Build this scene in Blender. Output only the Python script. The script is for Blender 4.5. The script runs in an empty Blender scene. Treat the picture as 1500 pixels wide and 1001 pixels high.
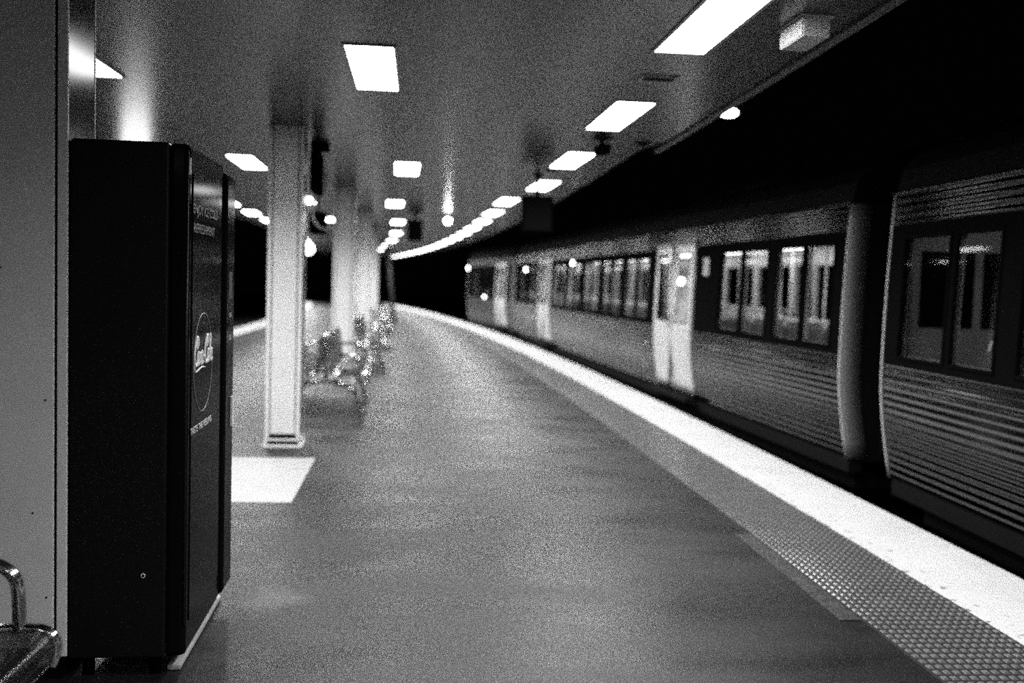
import bpy, bmesh, math, random
from mathutils import Vector, Matrix
random.seed(7)
PI = math.pi
SC = bpy.context.scene
COL = SC.collection

# ------------------------------------------------------------------ camera, world, exposure
FPX = 1458.0; EYE = 1.5; ROLL = math.radians(1.7)
PITCH = math.atan((500.5 - 414.0) * math.cos(ROLL) / FPX)
cam = bpy.data.cameras.new('camera'); camo = bpy.data.objects.new('camera', cam); COL.objects.link(camo)
cam.sensor_width = 36.0; cam.lens = 36.0 * FPX / 1500.0
cam.clip_start = 0.05; cam.clip_end = 600
_f = Vector((0, math.cos(PITCH), -math.sin(PITCH))); _r0 = Vector((1, 0, 0)); _u0 = _r0.cross(_f)
_r = math.cos(ROLL) * _r0 + math.sin(ROLL) * _u0; _u = _r.cross(_f)
camo.matrix_world = Matrix(((_r.x, _u.x, -_f.x, 0), (_r.y, _u.y, -_f.y, 0), (_r.z, _u.z, -_f.z, EYE), (0, 0, 0, 1)))
cam.dof.use_dof = True; cam.dof.focus_distance = 3.8; cam.dof.aperture_fstop = 1.2
cam.dof.aperture_blades = 0
SC.camera = camo
w = bpy.data.worlds.new('night_sky'); SC.world = w; w.use_nodes = True
w.node_tree.nodes['Background'].inputs[0].default_value = (0.5, 0.5, 0.5, 1)
w.node_tree.nodes['Background'].inputs[1].default_value = 0.0008
SC.view_settings.view_transform = 'Standard'; SC.view_settings.look = 'None'
SC.view_settings.exposure = 0.2; SC.view_settings.gamma = 1.0
try:
    SC.cycles.use_denoising = False
    SC.cycles.max_bounces = 6; SC.cycles.sample_clamp_indirect = 2.0; SC.cycles.blur_glossy = 0.5; SC.cycles.use_adaptive_sampling = False
except Exception: pass
LAMP = 68.0          # radiance of the fluorescent panels

# ------------------------------------------------------------------ materials
def mat(name, col=0.5, rough=0.5, metal=0.0, spec=0.5, var=0.0, vscale=6.0, bump=0.0, bscale=40.0, emit=0.0, coat=0.0, stretch=(1, 1, 1), rvar=0.0):
    m = bpy.data.materials.new(name); m.use_nodes = True
    nt = m.node_tree; N = nt.nodes; L = nt.links; b = N['Principled BSDF']
    b.inputs['Base Color'].default_value = (col, col, col, 1); b.inputs['Roughness'].default_value = rough
    b.inputs['Metallic'].default_value = metal; b.inputs['Specular IOR Level'].default_value = spec
    b.inputs['Coat Weight'].default_value = coat
    tc = N.new('ShaderNodeTexCoord'); mp = N.new('ShaderNodeMapping'); mp.inputs['Scale'].default_value = stretch
    L.new(tc.outputs['Object'], mp.inputs[0])
    n = N.new('ShaderNodeTexNoise'); n.inputs['Scale'].default_value = vscale; n.inputs['Detail'].default_value = 6; L.new(mp.outputs[0], n.inputs['Vector'])
    r = N.new('ShaderNodeMapRange'); L.new(n.outputs[0], r.inputs[0]); r.inputs[1].default_value = 0.3; r.inputs[2].default_value = 0.7
    v = max(var, 0.04)
    r.inputs[3].default_value = col * (1 - v); r.inputs[4].default_value = min(1, col * (1 + v)); L.new(r.outputs[0], b.inputs['Base Color'])
    if rvar:
        q = N.new('ShaderNodeMapRange'); L.new(n.outputs[0], q.inputs[0]); q.inputs[1].default_value = 0.3; q.inputs[2].default_value = 0.7
        q.inputs[3].default_value = rough - rvar; q.inputs[4].default_value = rough + rvar; L.new(q.outputs[0], b.inputs['Roughness'])
    if bump:
        n2 = N.new('ShaderNodeTexNoise'); n2.inputs['Scale'].default_value = bscale; n2.inputs['Detail'].default_value = 4; L.new(mp.outputs[0], n2.inputs['Vector'])
        bp = N.new('ShaderNodeBump'); bp.inputs['Strength'].default_value = bump; bp.inputs['Distance'].default_value = 0.01
        L.new(n2.outputs[0], bp.inputs['Height']); L.new(bp.outputs[0], b.inputs['Normal'])
    if emit:
        b.inputs['Emission Color'].default_value = (1, 1, 1, 1); b.inputs['Emission Strength'].default_value = emit
    m.cycles.emission_sampling = 'NONE' if 0 < emit < 5 else 'AUTO'
    return m
def glass(name, tint=0.8):
    m = bpy.data.materials.new(name); m.use_nodes = True; nt = m.node_tree; N = nt.nodes; L = nt.links; N.clear()
    o = N.new('ShaderNodeOutputMaterial'); mx = N.new('ShaderNodeMixShader'); t = N.new('ShaderNodeBsdfTransparent'); g = N.new('ShaderNodeBsdfGlossy')
    t.inputs[0].default_value = (tint, tint, tint, 1); g.inputs['Roughness'].default_value = 0.03; g.inputs[0].default_value = (1, 1, 1, 1)
    fr = N.new('ShaderNodeFresnel'); fr.inputs[0].default_value = 1.5
    mu = N.new('ShaderNodeMath'); mu.operation = 'MULTIPLY'; mu.inputs[1].default_value = 0.5
    L.new(fr.outputs[0], mu.inputs[0]); L.new(mu.outputs[0], mx.inputs[0])
    L.new(t.outputs[0], mx.inputs[1]); L.new(g.outputs[0], mx.inputs[2]); L.new(mx.outputs[0], o.inputs[0])
    return m
def mathn(N, L, op, a, b=None):
    n = N.new('ShaderNodeMath'); n.operation = op
    for i, x in enumerate((a, b)):
        if x is None: continue
        if isinstance(x, (int, float)): n.inputs[i].default_value = x
        else: L.new(x, n.inputs[i])
    return n.outputs[0]
def asphalt():
    m = bpy.data.materials.new('asphalt'); m.use_nodes = True; nt = m.node_tree; N = nt.nodes; L = nt.links; b = N['Principled BSDF']
    tc = N.new('ShaderNodeTexCoord')
    def noise(scale, det, sx=1, sy=1):
        mp = N.new('ShaderNodeMapping'); mp.inputs['Scale'].default_value = (sx, sy, 1); L.new(tc.outputs['UV'], mp.inputs[0])
        n = N.new('ShaderNodeTexNoise'); n.inputs['Scale'].default_value = scale; n.inputs['Detail'].default_value = det; L.new(mp.outputs[0], n.inputs['Vector']); return n.outputs[0]
    big = noise(0.55, 5, 0.7, 1.3); mid = noise(1.6, 6, 0.6, 1.4); fine = noise(160, 3)
    rp = N.new('ShaderNodeMapRange'); L.new(big, rp.inputs[0]); rp.inputs[1].default_value = 0.35; rp.inputs[2].default_value = 0.68; rp.inputs[3].default_value = 0.003; rp.inputs[4].default_value = 0.014
    r2 = N.new('ShaderNodeMapRange'); L.new(mid, r2.inputs[0]); r2.inputs[1].default_value = 0.3; r2.inputs[2].default_value = 0.7; r2.inputs[3].default_value = 0.75; r2.inputs[4].default_value = 1.3
    r3 = N.new('ShaderNodeMapRange'); L.new(fine, r3.inputs[0]); r3.inputs[1].default_value = 0.3; r3.inputs[2].default_value = 0.7; r3.inputs[3].default_value = 0.6; r3.inputs[4].default_value = 1.4
    c = mathn(N, L, 'MULTIPLY', mathn(N, L, 'MULTIPLY', rp.outputs[0], r2.outputs[0]), r3.outputs[0])
    # a pale worn smudge on the asphalt
    sx = N.new('ShaderNodeSeparateXYZ'); L.new(tc.outputs['UV'], sx.inputs[0])
    def blot(o, s, ro, rs, amp):
        dx = mathn(N, L, 'DIVIDE', mathn(N, L, 'SUBTRACT', sx.outputs[0], o), ro); dy = mathn(N, L, 'DIVIDE', mathn(N, L, 'SUBTRACT', sx.outputs[1], s), rs)
        d = mathn(N, L, 'ADD', mathn(N, L, 'MULTIPLY', dx, dx), mathn(N, L, 'MULTIPLY', dy, dy))
        d = mathn(N, L, 'ADD', d, mathn(N, L, 'MULTIPLY', mathn(N, L, 'SUBTRACT', mid, 0.5), 5.0))
        q = N.new('ShaderNodeMapRange'); L.new(d, q.inputs[0]); q.inputs[1].default_value = 0.0; q.inputs[2].default_value = 1.0; q.inputs[3].default_value = amp; q.inputs[4].default_value = 0.0
        return q.outputs[0]
    c = mathn(N, L, 'ADD', c, blot(-3.86, 4.95, 0.20, 0.22, 0.06))
    L.new(c, b.inputs['Base Color'])
    rr = N.new('ShaderNodeMapRange'); L.new(mid, rr.inputs[0]); rr.inputs[1].default_value = 0.3; rr.inputs[2].default_value = 0.7; rr.inputs[3].default_value = 0.28; rr.inputs[4].default_value = 0.54
    L.new(rr.outputs[0], b.inputs['Roughness']); b.inputs['Specular IOR Level'].default_value = 0.36
    bp = N.new('ShaderNodeBump'); bp.inputs['Strength'].default_value = 0.35; bp.inputs['Distance'].default_value = 0.004
    L.new(fine, bp.inputs['Height']); L.new(bp.outputs[0], b.inputs['Normal'])
    return m
def ceilingmat():
    m = bpy.data.materials.new('ceiling_sheet'); m.use_nodes = True; nt = m.node_tree; N = nt.nodes; L = nt.links; b = N['Principled BSDF']
    tc = N.new('ShaderNodeTexCoord'); sx = N.new('ShaderNodeSeparateXYZ'); L.new(tc.outputs['UV'], sx.inputs[0])
    f = mathn(N, L, 'FRACT', mathn(N, L, 'DIVIDE', mathn(N, L, 'ADD', sx.outputs[1], 0.75), 1.817))
    seam = mathn(N, L, 'LESS_THAN', f, 0.012)
    n = N.new('ShaderNodeTexNoise'); n.inputs['Scale'].default_value = 1.5; L.new(tc.outputs['UV'], n.inputs['Vector'])
    c = mathn(N, L, 'ADD', 0.033, mathn(N, L, 'MULTIPLY', n.outputs[0], 0.016))
    c = mathn(N, L, 'MULTIPLY', c, mathn(N, L, 'SUBTRACT', 1.0, mathn(N, L, 'MULTIPLY', seam, 0.65)))
    L.new(c, b.inputs['Base Color']); b.inputs['Roughness'].default_value = 0.27
    return m
def perforated():
    m = bpy.data.materials.new('perforated_steel'); m.use_nodes = True; nt = m.node_tree; N = nt.nodes; L = nt.links; b = N['Principled BSDF']
    tc = N.new('ShaderNodeTexCoord'); sx = N.new('ShaderNodeSeparateXYZ'); L.new(tc.outputs['UV'], sx.inputs[0])
    row = mathn(N, L, 'DIVIDE', sx.outputs[0], 0.0105); ri = mathn(N, L, 'FLOOR', row)
    half = mathn(N, L, 'MULTIPLY', mathn(N, L, 'MODULO', ri, 2.0), 0.5)
    colu = mathn(N, L, 'ADD', mathn(N, L, 'DIVIDE', sx.outputs[1], 0.012), half)
    dx = mathn(N, L, 'SUBTRACT', mathn(N, L, 'FRACT', row), 0.5); dy = mathn(N, L, 'SUBTRACT', mathn(N, L, 'FRACT', colu), 0.5)
    d = mathn(N, L, 'SQRT', mathn(N, L, 'ADD', mathn(N, L, 'MULTIPLY', dx, dx), mathn(N, L, 'MULTIPLY', dy, dy)))
    hole = mathn(N, L, 'GREATER_THAN', d, 0.34)
    L.new(hole, b.inputs['Alpha']); b.inputs['Base Color'].default_value = (0.4, 0.4, 0.4, 1); b.inputs['Metallic'].default_value = 1; b.inputs['Roughness'].default_value = 0.2
    return m
def whitestrip():
    m = mat('white_paint', 0.68, 0.5, var=0.08, vscale=3)
    nt = m.node_tree; N = nt.nodes; L = nt.links; b = N['Principled BSDF']; tc = N.new('ShaderNodeTexCoord')
    src = b.inputs['Base Color'].links[0].from_socket
    sx = N.new('ShaderNodeSeparateXYZ'); L.new(tc.outputs['UV'], sx.inputs[0])
    n = N.new('ShaderNodeTexNoise'); n.inputs['Scale'].default_value = 14; n.inputs['Detail'].default_value = 8; L.new(tc.outputs['UV'], n.inputs['Vector'])
    # scuffs gather near the inner edge of the strip
    q = N.new('ShaderNodeMapRange'); L.new(sx.outputs[0], q.inputs[0]); q.inputs[1].default_value = -0.62; q.inputs[2].default_value = -0.15; q.inputs[3].default_value = 0.54; q.inputs[4].default_value = 0.78
    k = N.new('ShaderNodeMapRange'); L.new(mathn(N, L, 'SUBTRACT', n.outputs[0], q.outputs[0]), k.inputs[0]); k.inputs[1].default_value = 0.0; k.inputs[2].default_value = 0.06; k.inputs[3].default_value = 1.0; k.inputs[4].default_value = 0.35
    L.new(mathn(N, L, 'MULTIPLY', src, k.outputs[0]), b.inputs['Base Color'])
    return m
M = dict(
    asphalt=asphalt(), ceiling=ceilingmat(), perf=perforated(), white=whitestrip(),
    tactile=mat('tactile_paving', 0.018, 0.42, spec=0.6, var=0.2, vscale=3), stud=mat('tactile_stud', 0.12, 0.2, spec=0.9, var=0.15),
    concrete=mat('concrete', 0.34, 0.7, var=0.15, bump=0.2), dark=mat('dark_paint', 0.02, 0.5), black=mat('black_paint', 0.003, 0.6, spec=0.0),
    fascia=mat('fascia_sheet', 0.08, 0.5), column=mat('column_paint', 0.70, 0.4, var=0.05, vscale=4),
    groove=mat('rivet_dark', 0.03, 0.7), lamp=mat('lit_diffuser', 0.9, 0.5, emit=16.0), lampframe=mat('lamp_frame', 0.55, 0.4),
    chrome=mat('polished_tube', 0.75, 0.13, metal=1.0), steel=mat('stainless_steel', 0.048, 0.11, metal=1.0, var=0.06, vscale=2),
    doorsteel=mat('brushed_door_steel', 0.85, 0.45, metal=0.45, var=0.05), rim=mat('pale_rim', 0.7, 0.35, var=0.05),
    band=mat('black_window_band', 0.005, 0.6, spec=0.0), roof=mat('dark_roof', 0.006, 0.7, spec=0.05), under=mat('underframe_grime', 0.008, 0.9, spec=0.05),
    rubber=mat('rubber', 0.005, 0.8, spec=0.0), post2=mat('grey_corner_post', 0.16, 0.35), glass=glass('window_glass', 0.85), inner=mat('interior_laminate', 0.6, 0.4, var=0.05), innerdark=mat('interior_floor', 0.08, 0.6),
    fabric=mat('seat_fabric', 0.10, 0.85, var=0.3, vscale=20), pole=mat('painted_pole', 0.8, 0.25),
    carlamp=mat('car_strip_light', 0.9, 0.5, emit=9.0), carlampdim=mat('car_strip_light_dim', 0.9, 0.5, emit=1.6),
    vend=mat('machine_black', 0.006, 0.4, spec=0.15), vendgloss=mat('machine_gloss', 0.004, 0.10, spec=0.006), sidedark=mat('dark_column_side', 0.008, 0.16, spec=0.12), innerdim=mat('laminate_painted_dim', 0.3, 0.5), vendtext=mat('machine_print', 0.6, 0.4), vendtextdim=mat('machine_print_grey', 0.16, 0.4),
    ballast=mat('ballast', 0.012, 0.9, var=0.5, vscale=30, bump=1.0, bscale=25), rail=mat('rail_steel', 0.25, 0.35, metal=1.0),
    sleeper=mat('sleeper_concrete', 0.02, 0.8), glow=mat('lit_lens_and_dot', 0.9, 0.5, emit=14.0), glowdim=mat('dim_lens', 0.9, 0.5, emit=3.0), panel=mat('lit_panel', 0.9, 0.5, emit=8.0),
    whitebox=mat('white_housing', 0.75, 0.4), post=mat('grey_post', 0.04, 0.6, spec=0.2), notice=mat('notice_paper', 0.55, 0.5),
)

# ------------------------------------------------------------------ platform curve: o = offset to the right of the platform edge, s = distance ahead
R = 303.0; TH0 = 0.075
CX, CY = 3.2 - R * math.cos(TH0), -R * math.sin(TH0)
def ang(s): return TH0 + s / R
def P(o, s, z=0.0):
    a = ang(s); return Vector((CX + (R + o) * math.cos(a), CY + (R + o) * math.sin(a), z))
def oc(s): return -4.72 + 0.036 * min(s, 60)        # centre line of the island platform
def oleft(s): return 2 * oc(s) - 0.1                # far platform edge
ZC = 2.79

# ------------------------------------------------------------------ mesh helpers
class MB:
    def __init__(s): s.bm = bmesh.new(); s.uv = s.bm.loops.layers.uv.new('UVMap')
    def face(s, pts, uvs=None, smooth=False):
        vs = [s.bm.verts.new(p) for p in pts]
        f = s.bm.faces.new(vs); f.smooth = smooth
        if uvs:
            for l, q in zip(f.loops, uvs): l[s.uv].uv = q
        return f
    def box(s, c, d, rot=None, bev=0.0):
        x, y, z = (k / 2 for k in d)
        co = [Vector((i * x, j * y, k * z)) for k in (-1, 1) for j in (-1, 1) for i in (-1, 1)]
        if rot is not None: co = [rot @ p for p in co]
        vs = [s.bm.verts.new(p + Vector(c)) for p in co]
        fs = [s.bm.faces.new([vs[i] for i in q]) for q in ((0, 2, 3, 1), (4, 5, 7, 6), (0, 1, 5, 4), (2, 6, 7, 3), (0, 4, 6, 2), (1, 3, 7, 5))]
        if bev:
            es = list({e for f in fs for e in f.edges})
            bmesh.ops.bevel(s.bm, geom=es, offset=bev, segments=2, affect='EDGES', profile=0.5)
        return s
    def tube(s, pts, r, seg=10, closed=False, caps=True):
        pts = [Vector(p) for p in pts]; n = len(pts); rings = []
        prev = None
        for i, p in enumerate(pts):
            a = pts[(i - 1) % n] if (closed or i > 0) else p; b = pts[(i + 1) % n] if (closed or i < n - 1) else p
            t = (b - a).normalized()
            if prev is None:
                up = Vector((0, 0, 1)) if abs(t.z) < 0.9 else Vector((1, 0, 0)); nx = t.cross(up).normalized()
            else:
                nx = (prev - t * prev.dot(t)).normalized()
            prev = nx; ny = t.cross(nx); rr = r[i] if isinstance(r, (list, tuple)) else r
            rings.append([s.bm.verts.new(p + rr * (math.cos(2 * PI * k / seg) * nx + math.sin(2 * PI * k / seg) * ny)) for k in range(seg)])
        m = n if closed else n - 1
        for i in range(m):
            A, B = rings[i], rings[(i + 1) % n]
            for k in range(seg):
                f = s.bm.faces.new((A[k], A[(k + 1) % seg], B[(k + 1) % seg], B[k])); f.smooth = True
        if not closed and caps:
            s.bm.faces.new(rings[0][::-1]); s.bm.faces.new(rings[-1])
        return s
    def sphere(s, c, r, sx=1, sy=1, sz=1):
        bmesh.ops.create_uvsphere(s.bm, u_segments=16, v_segments=10, radius=r, matrix=Matrix.Translation(c) @ Matrix.Diagonal((sx, sy, sz, 1)))
        return s
    def build(s, name, m, parent=None):
        bmesh.ops.recalc_face_normals(s.bm, faces=s.bm.faces) if not getattr(s, 'keep', False) else None
        me = bpy.data.meshes.new(name); s.bm.to_mesh(me); s.bm.free(); me.materials.append(m)
        o = bpy.data.objects.new(name, me); COL.objects.link(o)
        if parent: o.parent = parent
        return o
def tag(o, label=None, cat=None, group=None, kind=None):
    if label: o['label'] = label
    if cat: o['category'] = cat
    if group: o['group'] = group
    if kind: o['kind'] = kind
    return o
def empty(name, loc, rz=0.0, label=None, cat=None, group=None):
    o = bpy.data.objects.new(name, None); COL.objects.link(o); o.location = loc; o.rotation_euler = (0, 0, rz); o.empty_display_size = 0.2
    return tag(o, label, cat, group)
def copy_tree(o, parent=None):
    c = o.copy(); COL.objects.link(c); c.parent = parent
    for ch in [x for x in bpy.data.objects if x.parent == o]: copy_tree(ch, c)
    return c
def chaikin(pts, n=2, closed=False):
    pts = [Vector(p) for p in pts]
    for _ in range(n):
        q = [] if closed else [pts[0]]
        for i in range(len(pts) if closed else len(pts) - 1):
            a, b = pts[i], pts[(i + 1) % len(pts)]; q += [a * 0.75 + b * 0.25, a * 0.25 + b * 0.75]
        if not closed: q.append(pts[-1])
        pts = q
    return pts
def strip(name, m, fo0, fo1, s0, s1, z, thick, label, ds=1.0, kind='structure', nz_down=True, no=1, cat=None):
    """slab that follows the curve between two offset functions"""
    g = MB(); n = max(1, int((s1 - s0) / ds)); f0 = fo0 if callable(fo0) else (lambda s: fo0); f1 = fo1 if callable(fo1) else (lambda s: fo1)
    for i in range(n):
        a = s0 + (s1 - s0) * i / n; b = s0 + (s1 - s0) * (i + 1) / n
        for zz in (z, z - thick):
            q = [(f0(a), a), (f1(a), a), (f1(b), b), (f0(b), b)]
            if zz != z: q = q[::-1]
            g.face([P(o, s, zz) for o, s in q], q)
        for f, flip in ((f0, 1), (f1, 0)):
            q = [P(f(a), a, z), P(f(b), b, z), P(f(b), b, z - thick), P(f(a), a, z - thick)]
            g.face(q if flip else q[::-1], [(f(a), a)] * 4)
    for s_, fl in ((s0, 0), (s1, 1)):
        q = [P(f0(s_), s_, z), P(f1(s_), s_, z), P(f1(s_), s_, z - thick), P(f0(s_), s_, z - thick)]
        g.face(q[::-1] if fl == 0 else q, [(0, 0)] * 4)
    bmesh.ops.remove_doubles(g.bm, verts=g.bm.verts, dist=1e-5)
    o = g.build(name, m)
    tag(o, label, cat, None, kind); return o
ORD = ['nearest', 'second', 'third', 'fourth', 'fifth', 'sixth', 'seventh', 'eighth', 'ninth', 'tenth']

# ------------------------------------------------------------------ setting
S0, S1 = -12.0, 64.0
strip('floor', M['asphalt'], lambda s: oleft(s) + 1.18, -1.18, S0, S1, 0.0, 0.30, 'dark asphalt platform surface with worn pale patches')
strip('platform_edge_strip', M['white'], -0.60, 0.0, S0, S1, 0.0, 0.30, 'white painted platform edge beside the train')
strip('platform_edge_strip', M['white'], oleft, lambda s: oleft(s) + 0.6, S0, S1, 0.0, 0.30, 'white painted platform edge on the far left side')
strip('tactile_strip', M['tactile'], -1.18, -0.60, S0, S1, 0.0, 0.30, 'grey tactile paving band inside the white edge beside the train')
strip('tactile_strip', M['tactile'], lambda s: oleft(s) + 0.6, lambda s: oleft(s) + 1.18, S0, S1, 0.0, 0.30, 'grey tactile paving band inside the far left edge')
strip('platform_wall', M['under'], -0.25, -0.06, S0, S1, -0.3, 0.95, 'dark wall below the platform edge beside the train')
strip('platform_wall', M['under'], lambda s: oleft(s) + 0.06, lambda s: oleft(s) + 0.25, S0, S1, -0.3, 0.95, 'dark wall below the far left platform edge')
strip('ceiling', M['ceiling'], lambda s: oleft(s) + 1.10, lambda s: oc(s) + (3.33 if s < 9.7 else 3.14), S0, S1 - 3, ZC + 0.12, 0.12, 'grey painted sheet ceiling of the platform canopy')
strip('trim_1', M['fascia'], lambda s: oc(s) + 3.33, lambda s: oc(s) + 3.39, S0, 9.7, ZC + 0.25, 0.27, 'dark fascia along the canopy edge above the train')
strip('trim_2', M['fascia'], lambda s: oc(s) + 3.14, lambda s: oc(s) + 3.20, 9.7, S1 - 3, ZC + 0.25, 0.245, 'dark fascia along the far canopy edge above the train')
strip('trim_3', M['fascia'], lambda s: oleft(s) + 1.04, lambda s: oleft(s) + 1.10, S0, S1 - 3, ZC + 0.25, 0.27, 'dark fascia along the left canopy edge')
g = MB(); g.face([(-70, -40, -1.27), (80, -40, -1.27), (80, 160, -1.27), (-70, 160, -1.27)])
tag(g.build('ground', M['ballast']), 'dark ballast ground under the tracks', None, None, 'structure')

# tactile studs: too many and too small to count
def studs(name, f0, s0, s1, pitch_o, pitch_s, n, label, ln, wd):
    g = MB(); s = s0
    while s < s1:
        for i in range(n):
            o = f0(s) + pitch_o * (i + 0.5)
            c = P(o, s, 0.0); a = ang(s); ux = Vector((math.cos(a), math.sin(a), 0)); uy = Vector((-math.sin(a), math.cos(a), 0))
            b = [c + ux * (i_ * wd / 2) + uy * (j_ * ln / 2) for i_, j_ in ((-1, -1), (1, -1), (1, 1), (-1, 1))]
            t = [c + ux * (i_ * wd * .28) + uy * (j_ * ln * .36) + Vector((0, 0, 0.006)) for i_, j_ in ((-1, -1), (1, -1), (1, 1), (-1, 1))]
            vb = [g.bm.verts.new(p) for p in b]; vt = [g.bm.verts.new(p) for p in t]
            g.bm.faces.new(vt)
            for k in range(4): g.bm.faces.new((vb[k], vb[(k + 1) % 4], vt[(k + 1) % 4], vt[k]))
        s += pitch_s
    g.keep = True
    o = g.build(name, M['stud']); tag(o, label, 'tactile studs', None, 'stuff'); return o
studs('tactile_studs', lambda s: -1.17, 2.6, 30, 0.0405, 0.058, 14, 'rows of small raised studs on the tactile band beside the train', 0.034, 0.026)

# pale concrete patch in the asphalt in front of the first free column
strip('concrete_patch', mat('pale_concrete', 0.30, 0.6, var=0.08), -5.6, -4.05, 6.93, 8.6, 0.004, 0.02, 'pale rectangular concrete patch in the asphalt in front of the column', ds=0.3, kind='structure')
# long narrow cover set into the asphalt beside the tactile band
strip('drain_cover', mat('drain_iron', 0.03, 0.45, var=0.5, vscale=18, bump=0.8, bscale=60), -1.29, -1.19, 4.6, 6.15, 0.006, 0.02, 'long narrow dark drain cover in the asphalt beside the tactile band', ds=0.3, kind=None, cat='drain cover')

# tracks
def track(o_c, lab):
    for d, sd in ((-0.72, 'near'), (0.72, 'far')):
        f = (lambda s, d=d: (o_c(s) + d - 0.035)); f2 = (lambda s, d=d: (o_c(s) + d + 0.035))
        strip('rail', M['rail'], f, f2, S0, 90, -1.05, 0.15, f'{sd} steel rail of the {lab} track', ds=1.5, kind=None, cat='rail')
track(lambda s: 1.85, 'train side'); track(lambda s: oleft(s) - 1.75, 'empty left')
for f, lab in ((lambda s: 1.85, 'train side'), (lambda s: oleft(s) - 1.75, 'empty left')):
    g = MB()
    for k in range(110):
        s = S0 + k * 0.75; c = P(f(s), s, -1.235); g.box(c, (2.5, 0.24, 0.07), Matrix.Rotation(ang(s), 3, 'Z'))
    tag(g.build('track_sleepers', M['sleeper']), f'concrete sleepers under the {lab} track', 'sleepers', None, 'stuff')

# ------------------------------------------------------------------ columns
SP = 5.45; COLS = [4.11, 9.27, 14.85] + [20.25 + 5.5 * k for k in range(8)]
def make_column():
    t = empty('canopy_column', (0, 0, 0), 0)
    w_ = 0.15
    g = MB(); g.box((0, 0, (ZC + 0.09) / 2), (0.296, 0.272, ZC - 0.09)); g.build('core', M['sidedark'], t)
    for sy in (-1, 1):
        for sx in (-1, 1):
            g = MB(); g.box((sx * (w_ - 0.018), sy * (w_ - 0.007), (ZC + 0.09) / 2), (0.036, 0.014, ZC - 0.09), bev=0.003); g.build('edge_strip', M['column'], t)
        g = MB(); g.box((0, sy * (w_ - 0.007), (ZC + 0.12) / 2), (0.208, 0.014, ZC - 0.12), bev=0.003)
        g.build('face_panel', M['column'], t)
        for x_, z_ in ((0.075, 1.03), (0.032, 0.62), (0.08, 0.31), (-0.08, 1.5), (-0.03, 0.3)):
            MB().tube([(x_, sy * w_ - sy * 0.004, z_), (x_, sy * w_ + sy * 0.0015, z_)], 0.004, 8).build('rivet', M['groove'], t)  # rivet heads in a plain dark tone
    g = MB(); g.box((0, 0, 0.05), (0.27, 0.27, 0.08)); g.build('plinth', M['black'], t)
    g = MB(); g.box((0, 0, 0.068), (0.31, 0.31, 0.018), bev=0.003); g.build('base_collar', M['rim'], t)
    g = MB(); g.box((0, 0, 0.012), (0.34, 0.34, 0.022), bev=0.004)
    for a in (-1, 1):
        for b in (-1, 1): g.tube([(a * .152, b * .152, .02), (a * .152, b * .152, .042)], 0.014, 6)
    g.build('base_plate', M['rim'], t)
    return t
clab = ['near grey column at the left edge of the frame beside the black vending machine', 'bright free standing column behind the pale concrete patch',
        'column right behind the metal bench', 'third free standing column, behind the one at the bench', 'fourth free standing column along the platform']
proto = make_column()
for k, s in enumerate(COLS):
    o = proto if k == 0 else copy_tree(proto)
    o.location = P(oc(s) - (0.063 if k == 0 else 0.0), s, 0); o.rotation_euler.z = ang(s)
    tag(o, clab[k] if k < len(clab) else 'blurred pale column in the far end of the column row', 'column', 'canopy columns' if k < len(clab) else 'far canopy columns')

# the near column stands without a visible base plate
for c in [q for q in bpy.data.objects if q.parent == proto and q.name.split('.')[0] in ('base_plate', 'base_collar')]:
    bpy.data.objects.remove(c)

# ------------------------------------------------------------------ ceiling lights
def make_light():
    t = empty('ceiling_light', (0, 0, 0))
    L_, W_ = 1.26, 0.27
    g = MB()
    for sx in (-1, 1): g.box((sx * (W_ / 2 + 0.010), 0, -0.004), (0.020, L_ + 0.04, 0.008))
    for sy in (-1, 1): g.box((0, sy * (L_ / 2 + 0.010), -0.004), (W_, 0.020, 0.008))
    g.build('lamp_frame', M['lampframe'], t)
    g = MB(); g.box((0, 0, -0.004), (W_ - 0.002, L_ - 0.002, 0.006)); g.build('diffuser', M['lamp'], t)
    # the tube light of the fitting
    a = bpy.data.lights.new('fluorescent_tube', 'AREA'); a.shape = 'RECTANGLE'; a.size = W_ - 0.01; a.size_y = L_ - 0.01; a.spread = math.radians(150)
    a.energy = (LAMP - 16.0) * PI * a.size * a.size_y
    ao = bpy.data.objects.new('fluorescent_tube', a); COL.objects.link(ao); ao.parent = t; ao.location = (0, 0, -0.0085)
    return t
lp = make_light(); first = [True]
def put_light(o, s, label, group):
    x = lp if first[0] else copy_tree(lp); first[0] = False
    x.location = P(o, s, ZC); x.rotation_euler.z = ang(s); tag(x, label, 'ceiling light', group)
def row(f, s0, ds, n, desc, grp, k0=0, nlab=8):
    for k in range(n):
        s = s0 + ds * k
        if s > S1 - 4: break
        if k < nlab: lab = (f'{ORD[k]} fluorescent panel from the camera in the {desc}' if k else f'fluorescent panel nearest the camera in the {desc}')
        else: lab = f'small far fluorescent ceiling panel at the end of the {desc}'
        put_light(f(s), s, lab, grp if k < nlab else grp + ', far end')
put_light(oc(2.3) + 2.68, 2.30, 'fluorescent panel above the camera just out of frame on the train side', 'lights over the camera')
for o_, s_, lab_ in ((oc(0) + 2.68, -0.50, 'fluorescent panel behind the camera on the train side'), (oc(0) + 2.68, -3.3, 'second fluorescent panel behind the camera on the train side'),
                     (oc(0) + 0.93, -4.52, 'fluorescent panel behind the camera right of the columns'), (oc(0) - 0.89, -4.52, 'fluorescent panel behind the camera left of the columns')):
    put_light(o_, s_, lab_, 'lights behind the camera')
row(lambda s: oc(s) + (2.68 if s < 15 else 2.42), 5.10, 2.80, 21, 'train side row', 'train side edge lights', nlab=9)
row(lambda s: oc(s) + (0.93 if s < 15 else 0.62), 6.60, 5.56, 10, 'row just right of the columns', 'lights right of the columns')
row(lambda s: oc(s) - 0.89, 6.60, 5.56, 10, 'row just left of the columns', 'lights left of the columns')
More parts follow.
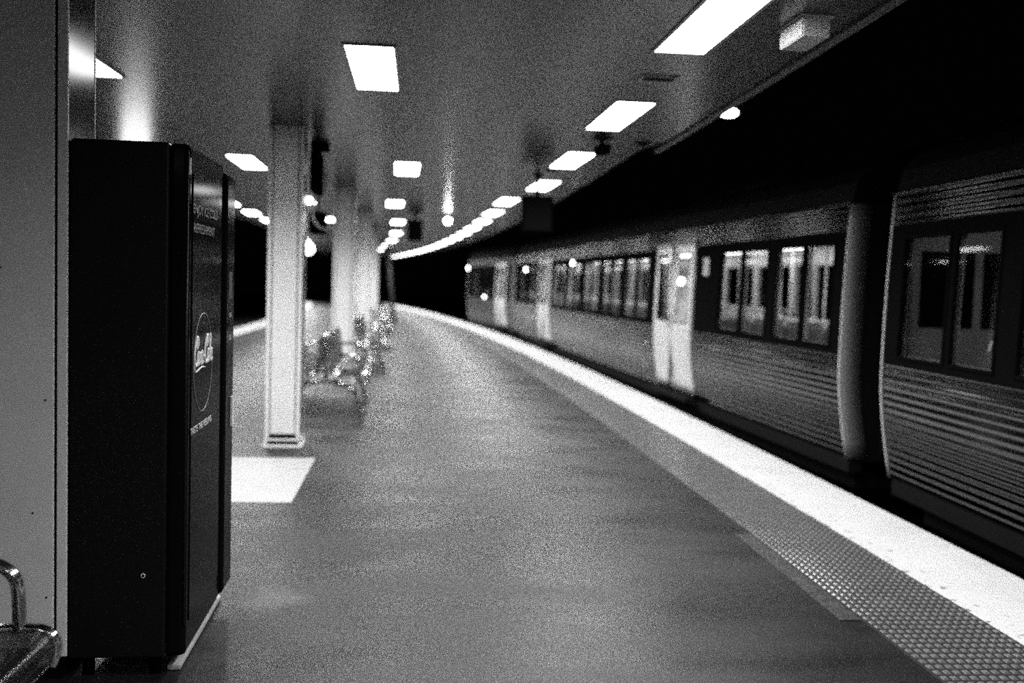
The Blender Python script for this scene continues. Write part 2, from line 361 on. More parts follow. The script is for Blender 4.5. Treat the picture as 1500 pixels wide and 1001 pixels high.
row(lambda s: oc(s) - 2.40, 7.90, 2.80, 20, 'left canopy edge row', 'left edge lights')

# ------------------------------------------------------------------ ceiling fittings
def fit(name, o, s, z, rz, label, cat): return empty(name, P(o, s, z), ang(s) + rz, label, cat)
t = fit('light_housing', -1.42, 5.03, ZC, 0, 'white box housing hung under the canopy edge beside the nearest edge light', 'housing')
MB().box((0, 0, -0.052), (0.13, 0.30, 0.095), bev=0.004).build('housing_body', M['whitebox'], t)
MB().box((-0.067, 0, -0.052), (0.006, 0.29, 0.08)).build('face_plate', M['whitebox'], t)
MB().box((0, 0, -0.004), (0.17, 0.34, 0.006)).build('mount_plate', M['lampframe'], t)
t = fit('ceiling_vent', -1.80, 6.45, ZC, 0, 'dark slotted vent in the ceiling between the two nearest edge lights', 'vent')
g = MB()
for sx in (-1, 1): g.box((sx * 0.11, 0, -0.004), (0.02, 0.17, 0.008)); g.box((0, sx * 0.075, -0.004), (0.2, 0.02, 0.008))
g.build('vent_frame', M['lampframe'], t)
MB().box((0, 0, -0.003), (0.2, 0.13, 0.004)).build('backing', M['black'], t)
g = MB()
for k in range(4): g.box((0, -0.045 + 0.03 * k, -0.006), (0.2, 0.006, 0.006))
g.build('slats', M['dark'], t)
t = fit('security_camera', -1.66, 9.05, ZC, 0.1, 'black security camera hung from the ceiling beside the third edge light', 'camera')
MB().tube([(0, 0, 0), (0, 0, -0.02)], [0.10, 0.07], 20).build('mount', M['dark'], t)
MB().tube([(0, 0, -0.02), (0, 0, -0.06)], 0.018).build('stem', M['black'], t)
MB().box((0.01, 0, -0.10), (0.10, 0.2, 0.085), bev=0.012).build('camera_body', M['black'], t)
MB().tube([(0.01, -0.10, -0.10), (0.01, -0.12, -0.10)], 0.028, 14).build('lens', M['vendgloss'], t)
t = fit('ceiling_speaker', -1.25, 9.2, ZC, 0, 'small round dark speaker on the ceiling near the canopy edge', 'speaker')
MB().tube([(0, 0, 0), (0, 0, -0.012)], 0.075, 20).build('speaker_ring', M['dark'], t)
MB().tube([(0, 0, -0.012), (0, 0, -0.03)], [0.06, 0.03], 20).build('grille', M['black'], t)
t = fit('ceiling_speaker', -1.72, 11.6, ZC, 0, 'small dark round speaker on the ceiling between the third and fourth edge lights', 'speaker')
MB().tube([(0, 0, 0), (0, 0, -0.012)], 0.09, 20).build('speaker_ring', M['dark'], t)
MB().tube([(0, 0, -0.012), (0, 0, -0.02)], [0.07, 0.05], 20).build('grille', M['black'], t)
def monitor(o, s, drop, wd, hg, label, rod=True, rz=0.0):
    t = fit('hanging_display', o, s, ZC, rz, label, 'display')
    MB().tube([(0, 0, 0), (0, 0, -drop)], 0.022).build('hanger_rod', M['black'], t)
    MB().box((0, 0, -0.01), (0.12, 0.12, 0.02)).build('ceiling_plate', M['black'], t)
    MB().box((0, 0, -drop - hg / 2), (wd, 0.14, hg), bev=0.01).build('display_case', M['black'], t)
    MB().box((0, -0.072, -drop - hg / 2), (wd - 0.05, 0.006, hg - 0.05)).build('screen', M['band'], t)
    return t
monitor(-1.80, 12.2, 0.26, 0.36, 0.42, 'black display box hanging on a rod near the canopy edge')
monitor(-3.0, 20.6, 0.10, 0.30, 0.42, 'dark display box hanging over the middle of the platform far away')
monitor(oc(17) - 0.58, 16.6, 0.26, 0.28, 0.36, 'dark display box hanging just left of the columns')
# sign seen edge-on beside the first free column, with a pale cable loop
t = fit('hanging_sign', oc(10.2) + 0.13, 10.2, ZC, 0, 'narrow dark sign hanging edge-on beside the bright column', 'sign')
MB().box((0, 0, -0.29), (0.09, 0.50, 0.38), bev=0.008).build('sign_case', M['black'], t)
for sy in (-0.2, 0.2): MB().tube([(0, sy, 0), (0, sy, -0.1)], 0.015).build('hanger_rod', M['black'], t)
MB().box((0.02, 0.1, -0.03), (0.16, 0.3, 0.06)).build('junction_box', M['black'], t)
t2 = empty('conduit_loop', (0.06, 0.30, -0.62)); t2.parent = t
MB().tube([(0.13 * math.cos(a), 0, 0.19 * math.sin(a)) for a in [PI * (0.35 + 1.3 * k / 20) for k in range(21)]], 0.013).build('conduit', M['whitebox'], t2)
MB().box((-0.045, 0, 0.20), (0.05, 0.05, 0.06)).build('clamp', M['rim'], t2)
# bright hanging lamp over the middle
t = fit('pendant_lamp', -2.42, 19.6, ZC, 0, 'glaring small round lamp hanging over the middle of the platform', 'lamp')
MB().tube([(0, 0, 0), (0, 0, -0.09)], 0.012).build('stem', M['lampframe'], t)
MB().sphere((0, 0, -0.15), 0.06).build('bulb', mat('bright_bulb', 0.9, 0.5, emit=55.0), t)
MB().tube([(0, 0, -0.075), (0, 0, -0.10)], [0.03, 0.05], 16).build('cap', M['lampframe'], t)
# lit notice panel hidden behind the machine: lights the ceiling there
t = fit('lit_sign', oc(14) - 2.68, 14.2, 0, 0, 'backlit sign box on two legs at the left side of the platform behind the machine', 'sign')
MB().box((0, 0, 2.16), (0.42, 0.12, 0.46), bev=0.01).build('case', M['dark'], t)
MB().box((0, -0.064, 2.16), (0.34, 0.008, 0.38)).build('lit_face', M['panel'], t)
for sx in (-1, 1): MB().box((sx * 0.17, 0, 0.97), (0.05, 0.05, 1.94)).build('leg', M['dark'], t)

# leaning post near the far end
t = empty('leaning_post', P(oc(36) + 0.75, 36, 0), 0, 'thin dark post leaning slightly near the far end of the columns', 'post')
MB().tube([(0.06, 0, 0), (-0.24, 0, 2.74)], 0.07, 12).build('shaft', M['post'], t)
MB().box((0.06, 0, 0.02), (0.3, 0.3, 0.04)).build('foot_plate', M['post'], t)

# ------------------------------------------------------------------ benches
def make_bench(L_=2.1):
    """double bench of perforated steel; local y along the platform, origin at the middle"""
    t = empty('platform_bench', (0, 0, 0))
    prof = [(0.475, 0.33), (0.492, 0.375), (0.488, 0.415), (0.455, 0.437), (0.40, 0.443), (0.28, 0.432), (0.17, 0.418), (0.115, 0.425), (0.085, 0.46), (0.070, 0.55), (0.055, 0.70), (0.035, 0.83), (0.022, 0.85)]
    for sd in (1, -1):
        pr = [Vector((p[0] * sd, 0, p[1])) for p in prof]; pr = chaikin(pr, 2)
        g = MB(); acc = 0; y0, y1 = -L_ / 2 + 0.03, L_ / 2 - 0.03
        vs = []; us = []
        for i, p in enumerate(pr):
            if i: acc += (p - pr[i - 1]).length
            vs.append((g.bm.verts.new((p.x, y0, p.z)), g.bm.verts.new((p.x, y1, p.z)))); us.append(acc)
        for i in range(len(pr) - 1):
            f = g.bm.faces.new((vs[i][0], vs[i][1], vs[i + 1][1], vs[i + 1][0])); f.smooth = True
            for l, q in zip(f.loops, ((us[i], 0), (us[i], y1 - y0), (us[i + 1], y1 - y0), (us[i + 1], 0))): l[g.uv].uv = q
        o = g.build('seat_shell', M['perf'], t)
        md = o.modifiers.new('thickness', 'SOLIDIFY'); md.thickness = 0.003
        # cross-ribs of the seat end: tube following the profile
        for y in (-L_ / 2 + 0.018, -0.35, 0.35, L_ / 2 - 0.018):
            g = MB(); g.tube([(p.x, y, p.z - (0.012 if abs(y) < 1 else 0.0)) for p in pr], 0.0165 if abs(y) > 0.9 else 0.011, 10); g.build('seat_rib', M['chrome'], t)
        for (x_, z_) in ((0.455, 0.325), (0.16, 0.39)):
            MB().tube([(x_ * sd, -L_ / 2, z_), (x_ * sd, L_ / 2, z_)], 0.016, 10).build('seat_rail', M['chrome'], t)
        for y in (-L_ / 2 + 0.02, L_ / 2 - 0.02):
            arm = chaikin([(0.385 * sd, y, 0.44), (0.385 * sd, y, 0.53), (0.375 * sd, y, 0.605), (0.30 * sd, y, 0.645), (0.18 * sd, y, 0.65), (0.05 * sd, y, 0.64)], 3)
            MB().tube(arm, 0.019, 14).build('armrest', M['chrome'], t)
    MB().tube([(0, -L_ / 2, 0.855), (0, L_ / 2, 0.855)], 0.017, 12).build('back_rail', M['chrome'], t)
    for y in (-L_ / 2 + 0.30, L_ / 2 - 0.30):
        arch = chaikin([(-0.40, y, 0.02), (-0.36, y, 0.16), (-0.24, y, 0.29), (0, y, 0.34), (0.24, y, 0.29), (0.36, y, 0.16), (0.40, y, 0.02)], 3)
        leg = MB().tube(arch, 0.021, 12).build('leg', M['chrome'], t)
        g = MB()
        for sx in (-1, 1): g.tube([(sx * 0.40, y, 0), (sx * 0.40, y, 0.022)], 0.045, 14)
        g.build('foot', M['chrome'], leg)
        MB().tube([(0, y, 0.33), (0, y, 0.855)], 0.019, 10).build('back_post', M['chrome'], t)
    return t
bp = make_bench()
blab = ['near perforated steel bench cut off at the lower left corner', 'perforated steel bench behind the bright column', 'blurred steel bench beyond the column behind the second bench', 'small far steel bench along the column row']
for k, (s, do) in enumerate(((3.26 - 1.05, -0.125), (11.4 + 1.05, 0.06), (17.0 + 1.05, 0.05), (22.5 + 1.05, 0.05), (28.0 + 1.05, 0.05))):
    o = bp if k == 0 else copy_tree(bp)
    o.location = P(oc(s) + do, s, 0); o.rotation_euler.z = ang(s)
    tag(o, blab[min(k, 3)] if k < 4 else 'tiny farthest steel bench along the column row', 'bench', 'platform benches')

# ------------------------------------------------------------------ vending machine
def text(body, size, loc, parent, m, name='lettering', extr=0.001, width=None):
    c = bpy.data.curves.new(name, 'FONT'); c.body = body; c.size = size; c.extrude = extr; c.align_x = 'CENTER'; c.align_y = 'CENTER'
    tmp = bpy.data.objects.new('tmp_text', c); COL.objects.link(tmp)
    dg = bpy.context.evaluated_depsgraph_get(); me = bpy.data.meshes.new_from_object(tmp.evaluated_get(dg)); bpy.data.objects.remove(tmp)
    xs = [v.co.x for v in me.vertices]; k = width / (max(xs) - min(xs)) if width else 1
    R_ = Matrix(((0, 0, 1), (1, 0, 0), (0, 1, 0)))   # text x -> +y, text y -> +z, faces +x
    for v in me.vertices: v.co = R_ @ Vector((v.co.x * k, v.co.y, v.co.z)) + Vector(loc)
    me.materials.clear(); me.materials.append(m)
    o = bpy.data.objects.new(name, me); COL.objects.link(o); o.parent = parent; return o
MX, MY = -1.176, 3.60          # near front corner of the machine on the floor
MW, MD, MH = 0.92, 0.41, 1.965; MR = 0.11
vm = empty('vending_machine', (MX, MY, 0), MR, 'tall black drinks vending machine standing behind the near left column', 'vending machine')
# local: x = 0 front face (towards the train), -x back; y = 0 near side .. MW
MB().box((-MD / 2 - 0.035, MW / 2, (MH + 0.08) / 2), (MD - 0.07, MW, MH - 0.08), bev=0.008).build('cabinet', M['vend'], vm)
for lx in (-0.06, -MD + 0.11):
    for ly in (0.07, MW - 0.07): MB().tube([(lx - 0.06, ly, 0.0), (lx - 0.06, ly, 0.085)], 0.022, 10).build('leg', M['black'], vm)
door = MB().box((-0.037, 0.345, (MH + 0.08) / 2), (0.074, 0.68, MH - 0.08), bev=0.02).build('door', M['vendgloss'], vm)
MB().box((0.001, 0.345, 1.03), (0.006, 0.57, 1.66)).build('graphic_panel', M['vendgloss'], door)
for y in (0.012, 0.676): MB().tube([(-0.008, y, 0.2), (-0.008, y, 1.94)], 0.006, 8).build('edge_trim', M['vend'], door)
MB().box((-0.001, 0.022, 1.885), (0.006, 0.008, 0.06)).build('corner_clip', M['rim'], door)
cp = MB().box((-0.03, 0.805, (MH + 0.06) / 2), (0.09, 0.225, MH - 0.12), bev=0.025).build('coin_panel', M['vendgloss'], vm)
MB().box((0.020, 0.84, 0.885), (0.014, 0.02, 0.14), bev=0.004).build('coin_return', M['rim'], cp)
for z_ in (1.32, 1.22): MB().box((0.013, 0.80, z_), (0.006, 0.06, 0.02)).build('coin_slot', M['vendtextdim'], cp)
MB().box((0.013, 0.80, 1.45), (0.006, 0.08, 0.12)).build('keypad', M['dark'], cp)
MB().tube([(-0.148, -0.001, 0.39), (-0.148, -0.006, 0.39)], 0.0085, 14).build('lock_ring', M['rim'], vm)
MB().tube([(-0.148, -0.005, 0.39), (-0.148, -0.0075, 0.39)], 0.0048, 10).build('lock_hole', M['black'], vm)
text('ENJOY ICE COLD', 0.05, (0.0050, 0.29, 1.735), vm, M['vendtextdim'], width=0.47)
text('REFRESHMENT', 0.05, (0.0050, 0.265, 1.665), vm, M['vendtextdim'], width=0.40)
text('TASTE THE FEELING', 0.036, (0.0050, 0.245, 0.91), vm, M['vendtext'], width=0.40)
g = MB(); g.tube([(0.0045, 0.265 + 0.18 * math.cos(2 * PI * k / 48), 1.155 + 0.19 * math.sin(2 * PI * k / 48)) for k in range(48)], 0.0022, 6, closed=True); g.build('round_outline', M['vendtextdim'], vm)
# flowing script logo drawn as strokes (unit: letter height 1)
def script_logo():
    S = []
    def Cc(x): # big swashed C
        S.append(([(x + 0.95, 0.85), (x + 1.0, 1.25), (x + 0.7, 1.3), (x + 0.3, 1.0), (x + 0.12, 0.5), (x + 0.3, 0.02), (x + 0.7, 0.0), (x + 1.05, 0.25)], 0.075))
        S.append(([(x + 0.78, 1.05), (x + 0.66, 0.85), (x + 0.78, 0.7), (x + 0.93, 0.85)], 0.045))
    def oo(x): S.append(([(x + 0.2 + 0.2 * math.cos(a), 0.30 + 0.30 * math.sin(a)) for a in [2 * PI * k / 14 for k in range(15)]], 0.06))
    def cc(x): S.append(([(x + 0.4, 0.48), (x + 0.22, 0.6), (x + 0.03, 0.3), (x + 0.22, 0.0), (x + 0.48, 0.15)], 0.06))
    def aa(x): oo(x); S.append(([(x + 0.42, 0.6), (x + 0.38, 0.2), (x + 0.46, 0.0), (x + 0.6, 0.12)], 0.06))
    Cc(0); oo(0.95); cc(1.42); aa(1.86); S.append(([(2.44, 0.34), (2.72, 0.38)], 0.06))
    Cc(2.62); oo(3.57); S.append(([(4.02, 0.2), (4.28, 0.8), (4.30, 1.28), (4.16, 1.3), (4.08, 0.6), (4.16, 0.03), (4.34, 0.1)], 0.06)); aa(4.38)
    S.append(([(0.2, 0.0), (0.5, -0.28), (1.2, -0.22), (2.1, -0.12), (2.9, -0.18)], 0.05))   # ribbon tail under the first word
    return S
g = MB(); kx, kz = 0.365 / 5.0, 0.085
for pts, r_ in script_logo():
    pp = chaikin([(0.0055, 0.075 + x * kx + z * 0.012, 1.15 + z * kz) for x, z in pts], 2)
    g.tube(pp, r_ * 0.085, 6)
g.build('script_logo', M['vendtext'], vm)
# pale pad under the machine
vm.location.z = 0.0
pad = MB().box((-0.055, 0.50, 0.012), (0.05, 0.84, 0.022), bev=0.006).build('kerb_strip', mat('pad_concrete', 0.3, 0.7, var=0.2))
pad.location = (MX, MY, 0); pad.rotation_euler.z = MR; tag(pad, 'thin pale kerb strip on the floor under the vending machine', 'kerb strip')

# ------------------------------------------------------------------ train
def prof_x(z):       # bulging side, negative is towards the platform
    if z < 0.9:
        k = (z - 0.1) / 0.8; return 0.06 + (-0.04 - 0.06) * math.sin(k * PI / 2)
    k = (z - 0.9) / 1.35; return -0.04 + 0.04 * k * k
ZB, ZT = 0.10, 2.25
BAND0, BAND1 = 0.96, 2.02
def side_mesh(u0, u1, openings, z0, z1, flute, off=0.0):
    g = MB(); zs = {round(z0, 4), round(z1, 4)}; us = {round(u0, 4), round(u1, 4)}
    for a, b, c, d in openings:
        for q in (a, b):
            if u0 < q < u1: us.add(round(q, 4))
        for q in (c, d):
            if z0 < q < z1: zs.add(round(q, 4))
    if flute:
        n = int((z1 - z0) / 0.0095)
        for i in range(n): zs.add(round(z0 + (z1 - z0) * i / n, 4))
    else:
        n = max(1, int((z1 - z0) / 0.1))
        for i in range(n): zs.add(round(z0 + (z1 - z0) * i / n, 4))
    zs = sorted(zs); us = sorted(us)
    def x(z): return prof_x(z) + off - (0.007 * (0.5 + 0.5 * math.sin(2 * PI * (z - z0) / 0.057)) if flute else 0)
    vv = {}
    def V(i, j):
        if (i, j) not in vv: vv[(i, j)] = g.bm.verts.new((x(zs[j]), us[i], zs[j]))
        return vv[(i, j)]
    for i in range(len(us) - 1):
        for j in range(len(zs) - 1):
            cu, cz = (us[i] + us[i + 1]) / 2, (zs[j] + zs[j + 1]) / 2
            if any(a < cu < b and c < cz < d for a, b, c, d in openings): continue
            f = g.bm.faces.new((V(i, j), V(i, j + 1), V(i + 1, j + 1), V(i + 1, j))); f.smooth = True
    return g
def ring_prism(g, uc, w_, z0, z1, th, xo, xi):
    """rectangular frame around an opening, following the side"""
    for (a, b, c, d) in ((uc - w_ / 2 - th, uc - w_ / 2, z0 - th, z1 + th), (uc + w_ / 2, uc + w_ / 2 + th, z0 - th, z1 + th), (uc - w_ / 2, uc + w_ / 2, z0 - th, z0), (uc - w_ / 2, uc + w_ / 2, z1, z1 + th)):
        zz = [c, d]; co = []
        for z in zz:
            for u in (a, b):
                for xx in (xo, xi): co.append(Vector((prof_x(z) + xx, u, z)))
        vs = [g.bm.verts.new(p) for p in co]
        for q in ((0, 1, 3, 2), (4, 6, 7, 5), (0, 4, 5, 1), (2, 3, 7, 6), (0, 2, 6, 4), (1, 5, 7, 3)): g.bm.faces.new([vs[i] for i in q])
def car(A, slope, u0, u1, windows, doors, panels, label, lampm, wz=(1.04, 1.91), seats=True, inner=None, glow_dots=(), side=None):
    side = side or M['steel']
    inner = inner or M['inner']; ends = (1, 1)
    rz = math.atan(-slope)
    t = empty('train_car', (A[0], A[1], 0), rz, label, 'train car', 'cars of the stopped train')
    W = 2.9
    win = [(a, b, wz[0], wz[1]) for a, b in windows]
    dop = [(a, b, ZB + 0.02, 2.10) for a, b in doors]
    pan = [(a, b, wz[0] + 0.0, wz[1] + 0.03) for a, b in panels]
    side_mesh(u0, u1, dop, ZB, BAND0, True).build('lower_side', side, t)
    side_mesh(u0, u1, dop, BAND1, ZT, True).build('letterboard', side, t)
    side_mesh(u0, u1, win + dop, BAND0, BAND1, False, 0.004).build('window_band', M['band'], t)
    side_mesh(u0, u1, win + dop, ZB, ZT, False, 0.06).build('inner_lining', inner, t)
    # sill, underframe, gutter
    g = MB(); g.box((0.14, (u0 + u1) / 2, 0.02), (0.12, u1 - u0, 0.14)); g.build('sill', M['under'], t)
    g = MB(); g.box((W / 2, (u0 + u1) / 2, -0.12), (W - 0.5, u1 - u0 - 0.4, 0.22)); g.build('underframe', M['under'], t)
    MB().tube([(-0.012, u0, ZT + 0.01), (-0.012, u1, ZT + 0.01)], 0.014, 8).build('gutter', M['steel'], t)
    # roof arc
    g = MB(); n = 14; pr = [(W / 2 - (W / 2) * math.cos(PI * k / n), ZT + 0.62 * math.sin(PI * k / n) ** 0.8) for k in range(n + 1)]
    for k in range(n):
        a, b = pr[k], pr[k + 1]; g.face([(a[0], u0, a[1]), (a[0], u1, a[1]), (b[0], u1, b[1]), (b[0], u0, b[1])], smooth=True)
    for u in (u0, u1): g.face([(a[0], u, a[1]) for a in pr] if u == u0 else [(a[0], u, a[1]) for a in pr][::-1])
    g.build('roof', M['roof'], t)
    # inside: floor, ceiling, far wall with window openings, ends
    MB().box((W / 2 + 0.03, (u0 + u1) / 2, 0.11), (W - 0.14, u1 - u0 - 0.04, 0.06)).build('car_floor', M['innerdark'], t)
    MB().box((W / 2 + 0.03, (u0 + u1) / 2, 2.20), (W - 0.14, u1 - u0 - 0.04, 0.04)).build('car_ceiling', inner, t)
    g = MB(); zs = [ZB, 1.04, 1.91, ZT]; us = sorted({u0, u1} | {q for a, b in windows for q in (a, b)})
    for i in range(len(us) - 1):
        for j in range(3):
            cu = (us[i] + us[i + 1]) / 2
            if j == 1 and any(a < cu < b for a, b in windows): continue
            g.box((W - 0.03, cu, (zs[j] + zs[j + 1]) / 2), (0.06, us[i + 1] - us[i], zs[j + 1] - zs[j]))
    g.build('far_wall', inner, t)
    for u, on in ((u0, ends[0]), (u1, ends[1])):
        sg = 1 if u == u0 else -1
        ew = MB().box((W / 2 + 0.03, u + sg * 0.03, 1.17), (W - 0.2, 0.04, 2.1)).build('end_wall', inner, t)
        for xc, wd in ((0.41, 0.42), (0.76, 0.14), (1.48, 0.72), (2.2, 0.14), (2.52, 0.34)):
            MB().box((xc, u + sg * 0.053, 1.54), (wd, 0.008, 0.58)).build('end_window', M['band'], ew)
        # rounded corner post following the bulging side
        g = MB(); zz = [ZB - 0.02 + (ZT + 0.02 - ZB) * k / 16 for k in range(17)]; ring = []
        for z in zz:
            x0 = prof_x(z) - 0.010; sec = [(x0, u), (x0, u - sg * 0.012), (x0 + 0.012, u - sg * 0.035), (x0 + 0.05, u - sg * 0.045), (x0 + 0.17, u - sg * 0.05), (x0 + 0.17, u)]
            ring.append([g.bm.verts.new((a, b, z)) for a, b in sec])
        for k in range(16):
            for i in range(6):
                f = g.bm.faces.new((ring[k][i], ring[k][(i + 1) % 6], ring[k + 1][(i + 1) % 6], ring[k + 1][i])); f.smooth = True
        g.bm.faces.new(ring[0]); g.bm.faces.new(ring[-1][::-1])
        g.build('corner_post', M['post2'], t)
        MB().tube([(prof_x(z) - 0.008, u, z) for z in zz], 0.008, 8).build('edge_bead', M['rim'], t)
        MB().box((W / 2 + 0.06, u - sg * 0.02, 1.15), (W - 0.14, 0.04, 2.2)).build('end_sheet', M['roof'], t)
    # windows: frame with pane
    for a, b in windows:
        g = MB(); ring_prism(g, (a + b) / 2, b - a, wz[0], wz[1], 0.022, -0.010, 0.02); fr = g.build('window_frame', M['rubber'], t)
        g = MB(); zz = [wz[0] + (wz[1] - wz[0]) * k / 6 for k in range(7)]
        for k in range(6): g.face([(prof_x(zz[k]) + 0.006, a, zz[k]), (prof_x(zz[k + 1]) + 0.006, a, zz[k + 1]), (prof_x(zz[k + 1]) + 0.006, b, zz[k + 1]), (prof_x(zz[k]) + 0.006, b, zz[k])], smooth=True)
        bmesh.ops.remove_doubles(g.bm, verts=g.bm.verts, dist=1e-5)
        g.build('pane', M['glass'], fr)
    for a, b in panels:
        MB().box((prof_x(1.75) - 0.008, (a + b) / 2, 1.76), (0.006, 0.20, 0.22)).build('notice', M['notice'], t)
    # doors: two leaves with tall windows
    for a, b in doors:
        g = MB(); ring_prism(g, (a + b) / 2, b - a - 0.04, ZB + 0.04, 2.08, 0.03, -0.022, 0.05); g.build('door_surround', M['steel'], t)
        MB().box((-0.05, (a + b) / 2, ZB - 0.01), (0.12, b - a + 0.1, 0.05)).build('door_step', M['under'], t)
        mid = (a + b) / 2
        for l0, l1, sg in ((a + 0.03, mid - 0.012, 1), (mid + 0.012, b - 0.03, -1)):
            wl, wr = l0 + 0.14, l1 - 0.14
            g = side_mesh(l0, l1, [(wl, wr, 1.06, 1.93)], ZB + 0.05, 2.07, False, -0.008); d = g.build('door', M['doorsteel'], t)
            dd = d.modifiers.new('thickness', 'SOLIDIFY'); dd.thickness = 0.03; dd.offset = 0
            g = MB(); ring_prism(g, (wl + wr) / 2, wr - wl, 1.06, 1.93, 0.018, -0.026, 0.0); fr = g.build('door_window_frame', M['rubber'], d)
            g = MB(); g.face([(prof_x(1.06) - 0.010, wl, 1.06), (prof_x(1.93) - 0.010, wl, 1.93), (prof_x(1.93) - 0.010, wr, 1.93), (prof_x(1.06) - 0.010, wr, 1.06)]); g.build('door_pane', M['glass'], d)
            hu = l1 - 0.06 if sg > 0 else l0 + 0.06
            MB().tube([(-0.05, hu, 0.95), (-0.075, hu, 0.98), (-0.075, hu, 1.16), (-0.05, hu, 1.19)], 0.010, 8).build('door_handle', M['chrome'], d)
        MB().box((prof_x(1.1) - 0.006, mid, 1.1), (0.03, 0.024, 1.95)).build('door_seal', M['rubber'], t)
        MB().tube([(-0.03, b + 0.28, 0.28), (-0.07, b + 0.28, 0.32), (-0.08, b + 0.28, 0.66), (-0.05, b + 0.28, 0.70)], 0.014, 8).build('grab_rail', M['chrome'], t)
    for u, z_ in glow_dots:
        MB().sphere((prof_x(z_) - 0.02, u, z_), 0.045, 0.5, 1, 1).build('side_glow_dot', M['glow'], t)  # small glowing dots added on the car side to give bright spots
    # strip lights, poles, seats
    for x in (0.78, 2.12):
        n = int((u1 - u0) / 2.4)
        for k in range(n):
            uc = u0 + (u1 - u0) * (k + 0.5) / n
            MB().box((x, uc, 2.145), (0.16, 1.5, 0.05)).build('strip_light', lampm, t)
    if seats:
        u = u0 + 0.55
        while u < u1 - 0.8:
            if not any(a - 0.5 < u < b + 0.5 for a, b in doors):
                for x in (0.58, 2.38):
                    g = MB(); g.box((x, u, 0.48), (0.86, 0.44, 0.12), bev=0.03); st = g.build('passenger_seat', M['fabric'], t)
                    MB().box((x, u + 0.25, 0.80), (0.86, 0.10, 0.68), bev=0.03).build('seat_back', M['fabric'], st)
                    MB().box((x, u + 0.02, 0.28), (0.6, 0.12, 0.30)).build('seat_pedestal', inner, st)
                    MB().tube([(x - 0.40, u + 0.25, 1.10), (x - 0.38, u + 0.25, 1.19), (x + 0.38, u + 0.25, 1.19), (x + 0.40, u + 0.25, 1.10)], 0.014, 8).build('seat_grab_bar', M['pole'], st)
                MB().tube([(1.04, u + 0.25, 0.14), (1.04, u + 0.25, 1.2), (1.06, u + 0.27, 2.18)], 0.017, 8).build('grab_pole', M['pole'], t)
            u += 0.92
        for a, b in doors:
            for q in (a - 0.12, b + 0.12):
                MB().box((0.5, q, 0.70), (0.85, 0.035, 1.12)).build('draught_screen', inner, t); MB().tube([(0.92, q, 1.2), (0.95, q, 2.18)], 0.017, 8).build('grab_pole', M['pole'], t)
            MB().tube([(1.45, (a + b) / 2, 0.14), (1.45, (a + b) / 2, 2.18)], 0.019, 8).build('grab_pole', M['pole'], t)
    return t
# near car: origin at its far end
nw = [(-0.90, -0.24), (-1.53, -1.00), (-2.43, -1.79), (-3.06, -2.53)]
k = -3.32
nw += [(k - 0.64, k), (k - 1.38, k - 0.74)]
nw += [(-8.04, -7.40), (-8.78, -8.14), (-9.60, -8.96), (-10.34, -9.70)]
car((2.90, 7.65), -0.067, -12.0, 0.0, nw, [(-6.9, -5.3)], [], 'near silver fluted train car running out of the right side of the frame', M['carlampdim'], inner=M['innerdim'])  # laminate painted darker in place of dimmer light, also in the far car
# middle car
fw = [(0.24, 0.80), (0.88, 1.50), (1.72, 2.38), (2.46, 3.14)]
k = 6.15
for q in range(5): fw += [(k + 1.62 * q, k + 0.66 + 1.62 * q), (k + 0.74 + 1.62 * q, k + 1.40 + 1.62 * q)]
fw += [(16.5, 17.15), (17.25, 17.9), (18.2, 18.85), (18.95, 19.6)]
car((2.85, 8.50), -0.14, 0.0, 20.0, fw, [(4.02, 5.72), (14.3, 15.9)], [(3.3, 3.9)], 'middle silver fluted train car with two pairs of doors in view', M['carlamp'], glow_dots=((4.55, 1.58), (11.8, 1.93), (18.05, 1.85)))
# far driving car
car((-0.03, 28.95), -0.215, 0.0, 7.6, [(3.2, 3.85), (3.95, 4.6), (4.9, 5.55), (5.65, 6.3)], [(0.75, 2.35)], [], 'short dark far driving car at the far end of the train', M['carlampdim'], inner=M['innerdim'], glow_dots=((4.15, 1.0),), side=M['dark'])

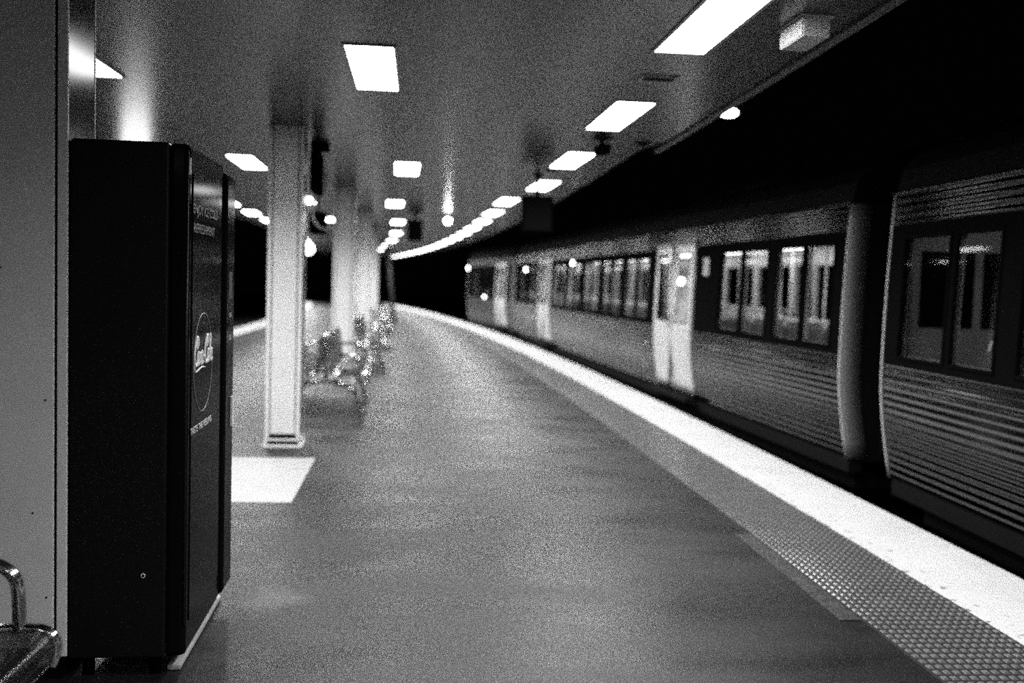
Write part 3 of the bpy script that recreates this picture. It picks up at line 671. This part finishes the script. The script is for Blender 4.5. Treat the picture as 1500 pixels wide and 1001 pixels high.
# gangways
def gangway(x, y, rz, ln, label):
    t = empty('gangway_bellows', (x, y, 0), rz, label, 'gangway', 'gangways between cars')
    n = 7
    g = MB(); prev = None
    for k in range(2 * n + 1):
        yy = ln * k / (2 * n); d = 0.0 if k % 2 else 0.05
        ring = [g.bm.verts.new(p) for p in ((0.32 + d, yy, 0.12 + d), (0.32 + d, yy, 2.1 - d), (0.5, yy, 2.3 - d), (2.4, yy, 2.3 - d), (2.58 - d, yy, 2.1 - d), (2.58 - d, yy, 0.12 + d))]
        if prev:
            for i in range(6): g.bm.faces.new((prev[i], prev[(i + 1) % 6], ring[(i + 1) % 6], ring[i]))
        prev = ring
    g.build('bellows', M['rubber'], t)
    MB().box((1.45, ln / 2, 0.16), (1.2, ln - 0.12, 0.03)).build('walkway_plate', M['steel'], t)
    MB().box((1.45, ln / 2, -0.35), (0.3, ln, 0.2)).build('coupler', M['under'], t)
gangway(2.90, 7.72, 0.10, 0.72, 'black ribbed bellows between the near and middle cars')
gangway(0.06, 28.33, 0.17, 0.56, 'black ribbed bellows between the middle and far cars')

# ------------------------------------------------------------------ lights out in the dark
def pole_lamp(x, y, z, r, label, m, sx=1.0, arm=3.0):
    t = empty('yard_lamp', (x + arm, y, -1.27), 0, label, 'lamp')
    MB().tube([(0, 0, 0), (0, 0, z + 1.27 + 0.25)], [0.09, 0.05], 10).build('mast', M['black'], t)
    MB().tube([(0, 0, z + 1.27 + 0.25), (-arm, 0, z + 1.27 + 0.24)], 0.03, 8).build('arm', M['black'], t)
    MB().box((-arm, 0, z + 1.27 + 0.26), (0.6, 0.3, 0.1), bev=0.03).build('lamp_head', M['black'], t)
    MB().sphere((-arm, 0, z + 1.27), r, sx, 1, 0.5).build('lens', m, t)
pole_lamp(8.32, 40, 8.48, 0.27, 'bright yard lamp on a dark mast beyond the canopy edge', M['glow'], 1.3)
def signal(x, y, z, r, label, m):
    t = empty('signal_lamp', (x, y, -1.27), 0, label, 'signal')
    MB().tube([(0, 0, 0), (0, 0, z + 1.27 - 0.2)], 0.05, 8).build('post', M['post'], t)
    MB().box((0, 0.08, z + 1.27), (0.3, 0.14, 0.5), bev=0.02).build('signal_head', M['black'], t)
    MB().sphere((0, 0, z + 1.27), r, 1, 0.6, 1).build('lens', m, t)
signal(-2.32, 52, 2.18, 0.11, 'bright signal lamp on a post beyond the far end of the train', M['glow'])
# signal(-1.18, 44, 1.25, 0.08, 'small dim signal lamp low beside the far end of the train', M['glowdim'])
